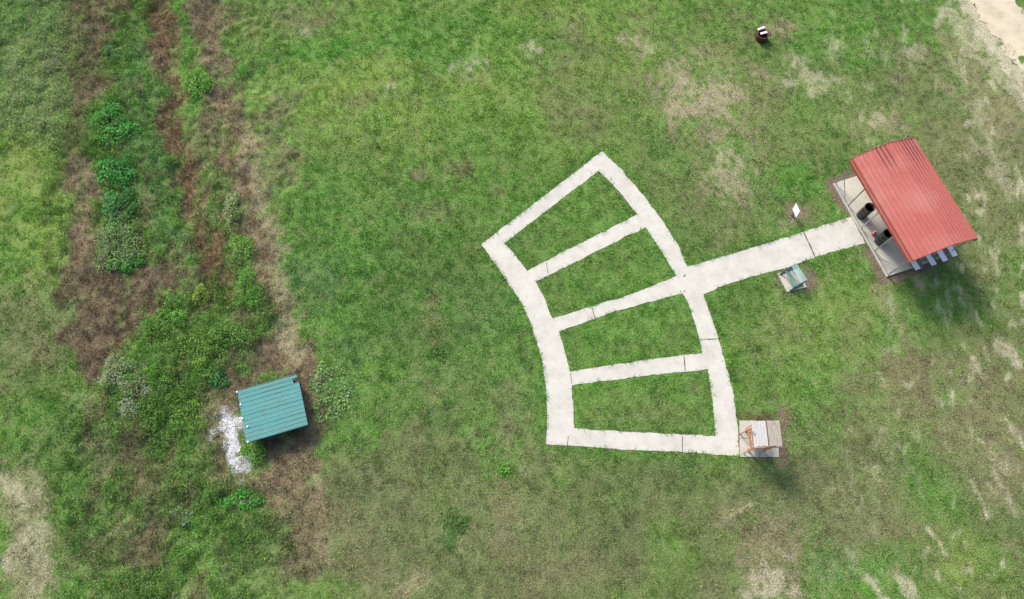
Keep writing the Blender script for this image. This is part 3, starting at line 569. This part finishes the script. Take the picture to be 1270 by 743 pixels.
MB().box(-HX/2+.05, HX/2-.08, -HY/2+.05, -HY/2+.09, SZ-.12, SZ-.035).build('roof_batten', MT['bark'], sd_); MB().box(-HX/2+.05, HX/2-.1, HY/2-.09, HY/2-.05, SZ-.1, SZ-.01).build('roof_batten', MT['bark'], sd_)
MB().beam((HX/2-.28, cut1+.02, SZ+.03), (HX/2-.02, cut0+.02, SZ-.03), .05, .04).build('broken_batten', MT['bark'], sd_)
# ------------------------------------------------------------------ fire ring with two boards
fp = G(943.6, 48.5)
fr_ = thing('fire_ring', 'rusty brown steel fire ring standing on a bare patch of earth', 'fire ring', fp, 0)
MB().lathe([(.34,0),(.36,.02),(.36,.40),(.375,.42),(.375,.46),(.34,.46),(.335,.05),(.32,.0)], 32).build('ring', MT['rust'], fr_, True)
MB().lathe([(0,.16),(.2,.14),(.332,.10)], 20).build('ash_bed', MT['dark'], fr_, True)
MB().tube([(.36,-.1,.40),(.43,-.06,.44),(.45,.06,.45),(.36,.16,.42)], .025, 8).build('handle', MT['dark'], fr_, True)
def board(p, q, z, wd, label):
    a, b = G(*p, z)-0, G(*q, z); c_ = (a+b)/2; d = b-a
    o = thing('plank', label, 'plank', c_, z-.04, math.atan2(d[1], d[0]), 'boards laid over the fire ring'); L_ = float(np.linalg.norm(d))/2
    MB().box(-L_, L_, -wd/2, wd/2, 0, .04).build('board', MT['palewood'], o, bevel=.006); return o
board((943.2,41.6),(951.6,39.3),.505,.15,'pale short board lying across the front half of the rusty fire ring')
board((940.0,36.6),(948.6,33.2),.505,.15,'pale board over the far rim of the rusty fire ring')
# ------------------------------------------------------------------ leaf clouds
def leaf_mesh(name, P, size, col, m_, parent=None, flat=.55, asp=.55):
    n = len(P); nrm = RNG.normal(size=(n, 3)); nrm[:, 2] = np.abs(nrm[:, 2])*.8 + flat*2.6; nrm /= np.linalg.norm(nrm, axis=1, keepdims=True)
    a = RNG.normal(size=(n, 3)); a -= nrm*(a*nrm).sum(1, keepdims=True); a /= np.linalg.norm(a, axis=1, keepdims=True); b = np.cross(nrm, a)
    s = (size*RNG.uniform(.6, 1.35, n))[:, None]
    V = np.stack([P - a*s*.5, P + b*s*asp*.5 + nrm*s*.08, P + a*s*.5 - nrm*s*.06, P - b*s*asp*.5 + nrm*s*.08], 1).reshape(-1, 3)
    F = np.arange(n*4).reshape(n, 4)
    return np_mesh(name, V, F, m_, np.repeat(col, 4, 0), parent)
def shrub(px, py, rx, ry, h, n, col, col2, label, size=.10, lobes=7, cat='shrub', name='shrub', group=None, rot=0, frac2=.3):
    c = G(px, py, h*.35); k = .0475
    z0 = float(terrain(np.array([c[0]]), np.array([c[1]]))[0])
    o = thing(name, label, cat, c, z0, 0, group)
    L = [(0, 0, .72)] + [(math.cos(a)*d, math.sin(a)*d, random.uniform(.26, .55)) for a, d in [(random.uniform(0, 2*PI), random.uniform(.40, 1.0)) for _ in range(lobes)]]
    ln = RNG.integers(0, len(L), n); La = np.array(L)
    u = RNG.normal(size=(n, 3)); u /= np.linalg.norm(u, axis=1, keepdims=True); u[:, 2] = np.abs(u[:, 2])
    r = RNG.uniform(.60, 1.0, n)**.5*(1 + .45*(RNG.random(n) < .22)*RNG.random(n))
    jag = 1 + .25*RNG.normal(size=n)*(RNG.random(n) < .3)
    x = La[ln, 0] + u[:, 0]*r*La[ln, 2]*jag; y = La[ln, 1] + u[:, 1]*r*La[ln, 2]*jag; z = (.06 + u[:, 2]*r*La[ln, 2]*1.25*jag)
    P = np.stack([x*rx*k, y*ry*k*1.08, np.clip(z, .03, 1.4)*h*.8], 1)
    tone = (RNG.random(len(L))*.7 + .65)[ln]
    cc = np.array(col)[None]*np.array([3.6,2.8,2.0])*(tone*RNG.uniform(.7, 1.3, n))[:, None]
    cc *= .95 if cat == 'weed' and h > .25 else 1.
    s2 = (RNG.random(n) < frac2*(tone > .9)); cc[s2] = np.array(col2)*1.15*RNG.uniform(.75, 1.2, s2.sum())[:, None]
    leaf_mesh('foliage', P, np.full(n, size*.92), np.clip(cc, .004, .6), MT['leaf'], o, 1.0)
    h *= 1
    st = MB()
    for (lx, ly, lr) in L: st.tube([(random.uniform(-.03, .03), random.uniform(-.03, .03), -.08), (lx*rx*k*.4, ly*ry*k*.4, h*.3), (lx*rx*k, ly*ry*k*1.08, h*.62)], [.022, .016, .006], 6)
    st.build('stem', MT['bark'], o)
    return o
GR, BG, LG, PALE = (.034,.125,.030), (.034,.105,.045), (.060,.155,.035), (.27,.31,.20)
shrub(130,150,30,24,1.1,2600,(.030,.112,.036),GR,'bright green spreading bush, topmost of the bush row in the ditch',.13)
shrub(141,209,24,17,.9,1800,(.028,.118,.040),GR,'compact emerald bush between the two larger bushes of the ditch row',.13)
shrub(148,258,17,26,.9,1900,(.030,.100,.042),BG,'narrow bluish green bush directly above the pale flecked bush',.12)
shrub(143,298,25,28,.8,2400,(.050,.105,.045),PALE,'greyish green bush flecked with pale blossoms at the bottom of the bush row',.10,9,frac2=.35)
shrub(154,326,18,9,.55,1000,(.034,.150,.040),LG,'low vivid green bush at the foot of the pale flecked bush',.11)
shrub(246,106,15,22,.7,1500,(.055,.150,.038),LG,'light green bushy weed beside the reddish brown strip at the top',.10)
shrub(131,66,13,11,.6,700,(.036,.105,.045),BG,'small dark green bush near the top edge beside brown earth',.11)
shrub(148,463,18,14,.6,1500,(.075,.12,.06),PALE,'whitish flowering shrub at the edge of the brown clearing',.085,8,frac2=.75)
shrub(172,491,19,18,.6,1700,(.065,.11,.055),PALE,'larger whitish flowering shrub amid green weeds left of the shed',.085,9,frac2=.8)
shrub(311,559,13,12,.7,1000,(.045,.13,.030),LG,'green bush tucked against the corner of the teal shed by white gravel',.10)
shrub(299,620,18,9,.5,1100,(.026,.112,.030),GR,'low bright green bush in weeds below the white gravel',.10)
shrub(271,467,10,9,.6,650,(.026,.105,.040),BG,'small dark green bush above left of the teal shed',.11)
shrub(222,637,10,9,.4,500,(.060,.120,.070),PALE,'small bluish weed clump beside a brown bare patch',.10,5,frac2=.15)
shrub(248,366,9,13,.6,600,(.065,.135,.035),LG,'olive green weed at the top of the big weed bank',.09)
shrub(286,262,11,18,.6,1000,(.065,.125,.055),PALE,'pale flecked weed, uppermost in the strip beside the dead grass band',.10,6,frac2=.4)
shrub(297,312,12,18,.6,1000,(.060,.145,.040),LG,'light green weed midway down the strip beside the dead grass band',.10)
shrub(303,362,16,22,.75,1500,(.045,.130,.035),LG,'thick green bush at the bottom of the strip beside the dead grass band',.10)
shrub(283,415,20,18,.75,1500,(.048,.120,.036),GR,'leafy green bush on the weed bank above the shed',.10)
shrub(235,430,26,18,.6,1700,(.062,.122,.036),LG,'wide low bush in the middle of the weed bank',.095)
shrub(206,398,24,14,.6,1500,(.045,.122,.034),GR,'green bush along the curved upper edge of the weed bank',.10)
shrub(224,515,22,20,.5,1500,(.060,.140,.036),LG,'light green spreading bush left of the white gravel',.095)
BLW = (.070,.150,.062)
for k, (px, py, r, lab) in enumerate([(404,468,15,'pale green broad-leaved weed clump, uppermost right of the teal shed'),(420,488,15,'pale green broad-leaved weed clump farthest from the teal shed'),(404,508,13,'pale green broad-leaved weed clump level with the right edge of the teal roof')]):
    shrub(px, py, r*1.1, r*1.2, .2, 210, BLW, (.17,.25,.14), lab, .16, 9, 'weed', 'weed_clump', None, 0, .35)
shrub(560,652,13,13,.22,380,(.036,.088,.032),BG,'dark green weed clump alone in the lower lawn',.10,5,'weed','weed_clump',frac2=.2)
shrub(545,440,9,9,.2,240,(.036,.088,.030),GR,'small dark green tuft alone in the lawn left of the fan path',.10,4,'weed','weed_clump')
shrub(625,582,7,5,.22,260,(.060,.165,.035),LG,'tiny bright green weed just below the left end of the fan path',.09,3,'weed','weed_clump')
# ------------------------------------------------------------------ grass, dead grass, weeds (nobody could count them)
def scatter(n):
    y = RNG.uniform(-4.5, 36, n); hw = 25.5 + (y+4.5)/40.5*13; x = RNG.uniform(-1, 1, n)*38.5
    k = np.abs(x) < hw; x, y = x[k], y[k]
    px, py = PX(x, y); k = (px > -45) & (px < 1315) & (py > -45) & (py < 790)
    return x[k], y[k]
def covered(x, y, jit=.05):
    X = x + RNG.normal(size=len(x))*jit; Y = y + RNG.normal(size=len(x))*jit
    r = np.zeros(len(x), bool)
    s = (X > -6) & (X < 22) & (Y > 2) & (Y < 27); xs, ys = X[s], Y[s]
    a = pip(xs, ys, W_OUT)
    for b in W_BEDS: a &= ~pip(xs, ys, b)
    for p in (W_SLAB, W_SPAD, W_BPAD): a |= pip(xs, ys, p)
    r[s] = a
    e = .25
    q = np.stack([x, y], 1) - hc; r |= (np.abs(q @ hx_) < HX/2-e) & (np.abs(q @ hy_) < HY/2-e)
    r |= pip(x + RNG.normal(size=len(x))*.5, y + RNG.normal(size=len(x))*.5, W_ROAD)
    r |= np.hypot(x-fp[0], y-fp[1]) < .37
    return r
def blades(n):
    x, y = scatter(n); col, hg, dn, lf = field(x, y)
    clump = fbm(x, y, .28, 60, 2)
    k = (RNG.random(len(x)) < dn*(.80 + .42*clump)) & ~covered(x, y)
    x, y, col, hg, clump = x[k], y[k], col[k], hg[k], clump[k]; n = len(x)
    z = terrain(x, y)
    L = hg*RNG.uniform(.6, 1.5, n)*(1 + .55*clump); wd = RNG.uniform(.018, .036, n)
    az = RNG.uniform(0, 2*PI, n)*.6 + 5*fbm(x, y, 1.6, 61, 2); tl = RNG.uniform(.55, 1.42, n)
    d = np.stack([np.cos(az)*np.sin(tl), np.sin(az)*np.sin(tl), np.cos(tl)], 1)
    s = np.stack([-np.sin(az), np.cos(az), np.zeros(n)], 1)*wd[:, None]*.5
    b = np.stack([x, y, z-.012], 1)
    tw = RNG.normal(size=(n, 3))*.006
    V = np.stack([b - s + tw, b + s - tw, b + d*L[:, None]*1.2], 1).reshape(-1, 3)
    lum = col.mean(1, keepdims=True)
    v = np.exp(RNG.normal(size=n)*.22)[:, None]
    c = col*v*1.08
    st = RNG.random(n) < .10; c[st] = (lum[st]*np.array([1.75, 1.45, .85]))*RNG.uniform(.9, 1.5, st.sum())[:, None]
    gn = RNG.random(n) < .10; c[gn] = c[gn]*np.array([.75, 1.15, .7])
    c = np.clip(c, .004, .7)
    green = c[:, 1] > c[:, 0]*1.02
    for nm_, sel in (('grass', green), ('dead_grass', ~green)):
        Vs = V.reshape(n, 3, 3)[sel].reshape(-1, 3)
        o = np_mesh(nm_, Vs, np.arange(len(Vs)).reshape(-1, 3), MT['blade'], np.repeat(c[sel], 3, 0)); o['kind'] = 'stuff'
    print('blades', n)
blades(1250000)
def weeds(n):
    x, y = scatter(n*9)
    col, hg, dn, lf = field(x, y); cl = fbm(x, y, .55, 70, 3)
    pxx, pyy = PX(x, y); lf = np.maximum(lf, .8*sst(110, 75, pxx)*sst(215, 150, pyy)); k = (RNG.random(len(x)) < lf*(.65 + .6*cl)) & ~covered(x, y, .02); x, y, col, cl = x[k], y[k], col[k], cl[k]
    m_ = 16
    X = np.repeat(x, m_) + RNG.normal(size=len(x)*m_)*.13; Y = np.repeat(y, m_) + RNG.normal(size=len(x)*m_)*.13
    hh = np.repeat(.12 + .22*np.clip(cl + .5, 0, 1.4), m_); r2 = ((X-np.repeat(x, m_))**2 + (Y-np.repeat(y, m_))**2)/.04
    Z = terrain(X, Y) + hh*np.exp(-r2)*RNG.uniform(.5, 1.1, len(X)) + .02
    pxx, pyy = PX(x, y); tone = np.repeat(np.exp(RNG.normal(size=len(x))*.22)*(1 + .35*sst(110, 75, pxx)*sst(215, 150, pyy)), m_)*np.exp(RNG.normal(size=len(X))*.2)
    c = np.repeat(col, m_, 0)*tone[:, None]*np.array([1.04, 1.02, 1.0])
    px, py = PX(x, y); pl = RNG.random(len(X)) < np.repeat(.03 + .05*(col.sum(1) > .44) + .36*sst(105, 70, px)*sst(210, 140, py), m_); c[pl] = np.array([.26,.30,.18])
    o = leaf_mesh('weeds', np.stack([X, Y, Z], 1), np.full(len(X), .085), np.clip(c, .004, .6), MT['leaf']); o['kind'] = 'stuff'
    print('weed leaves', len(X))
weeds(20000)
def stones():
    n = 9000; P = np.array([G(287,530), G(291,568), G(288,550)]); k = RNG.integers(0, 3, n); r = RNG.normal(size=(n, 2))*np.array([.40, .48])
    x, y = P[k, 0] + r[:, 0], P[k, 1] + r[:, 1]
    c, _, dn, _ = field(x, y); keep = (c.min(1) > .2 + .35*RNG.random(n)**2) & ~covered(x, y); x, y = x[keep], y[keep]; n = len(x)
    s = RNG.uniform(.012, .045, n); z = terrain(x, y) + s*.3
    base = np.array([(1,0,0),(-.5,.87,0),(-.5,-.87,0),(.1,.05,.75),(0,0,-.6)]); V = base[None]*RNG.uniform(.6, 1.3, (n, 5, 3))*s[:, None, None]
    a = RNG.uniform(0, 6.28, n); ca, sa = np.cos(a)[:, None], np.sin(a)[:, None]
    V = np.stack([V[..., 0]*ca - V[..., 1]*sa + x[:, None], V[..., 0]*sa + V[..., 1]*ca + y[:, None], V[..., 2] + z[:, None]], -1).reshape(-1, 3)
    f = np.array([(0,1,3),(1,2,3),(2,0,3),(1,0,4),(2,1,4),(0,2,4)]); F = (np.arange(n)[:, None, None]*5 + f[None]).reshape(-1, 3)
    o = np_mesh('gravel', V, F, MT['gravel']); o['kind'] = 'stuff'
stones()
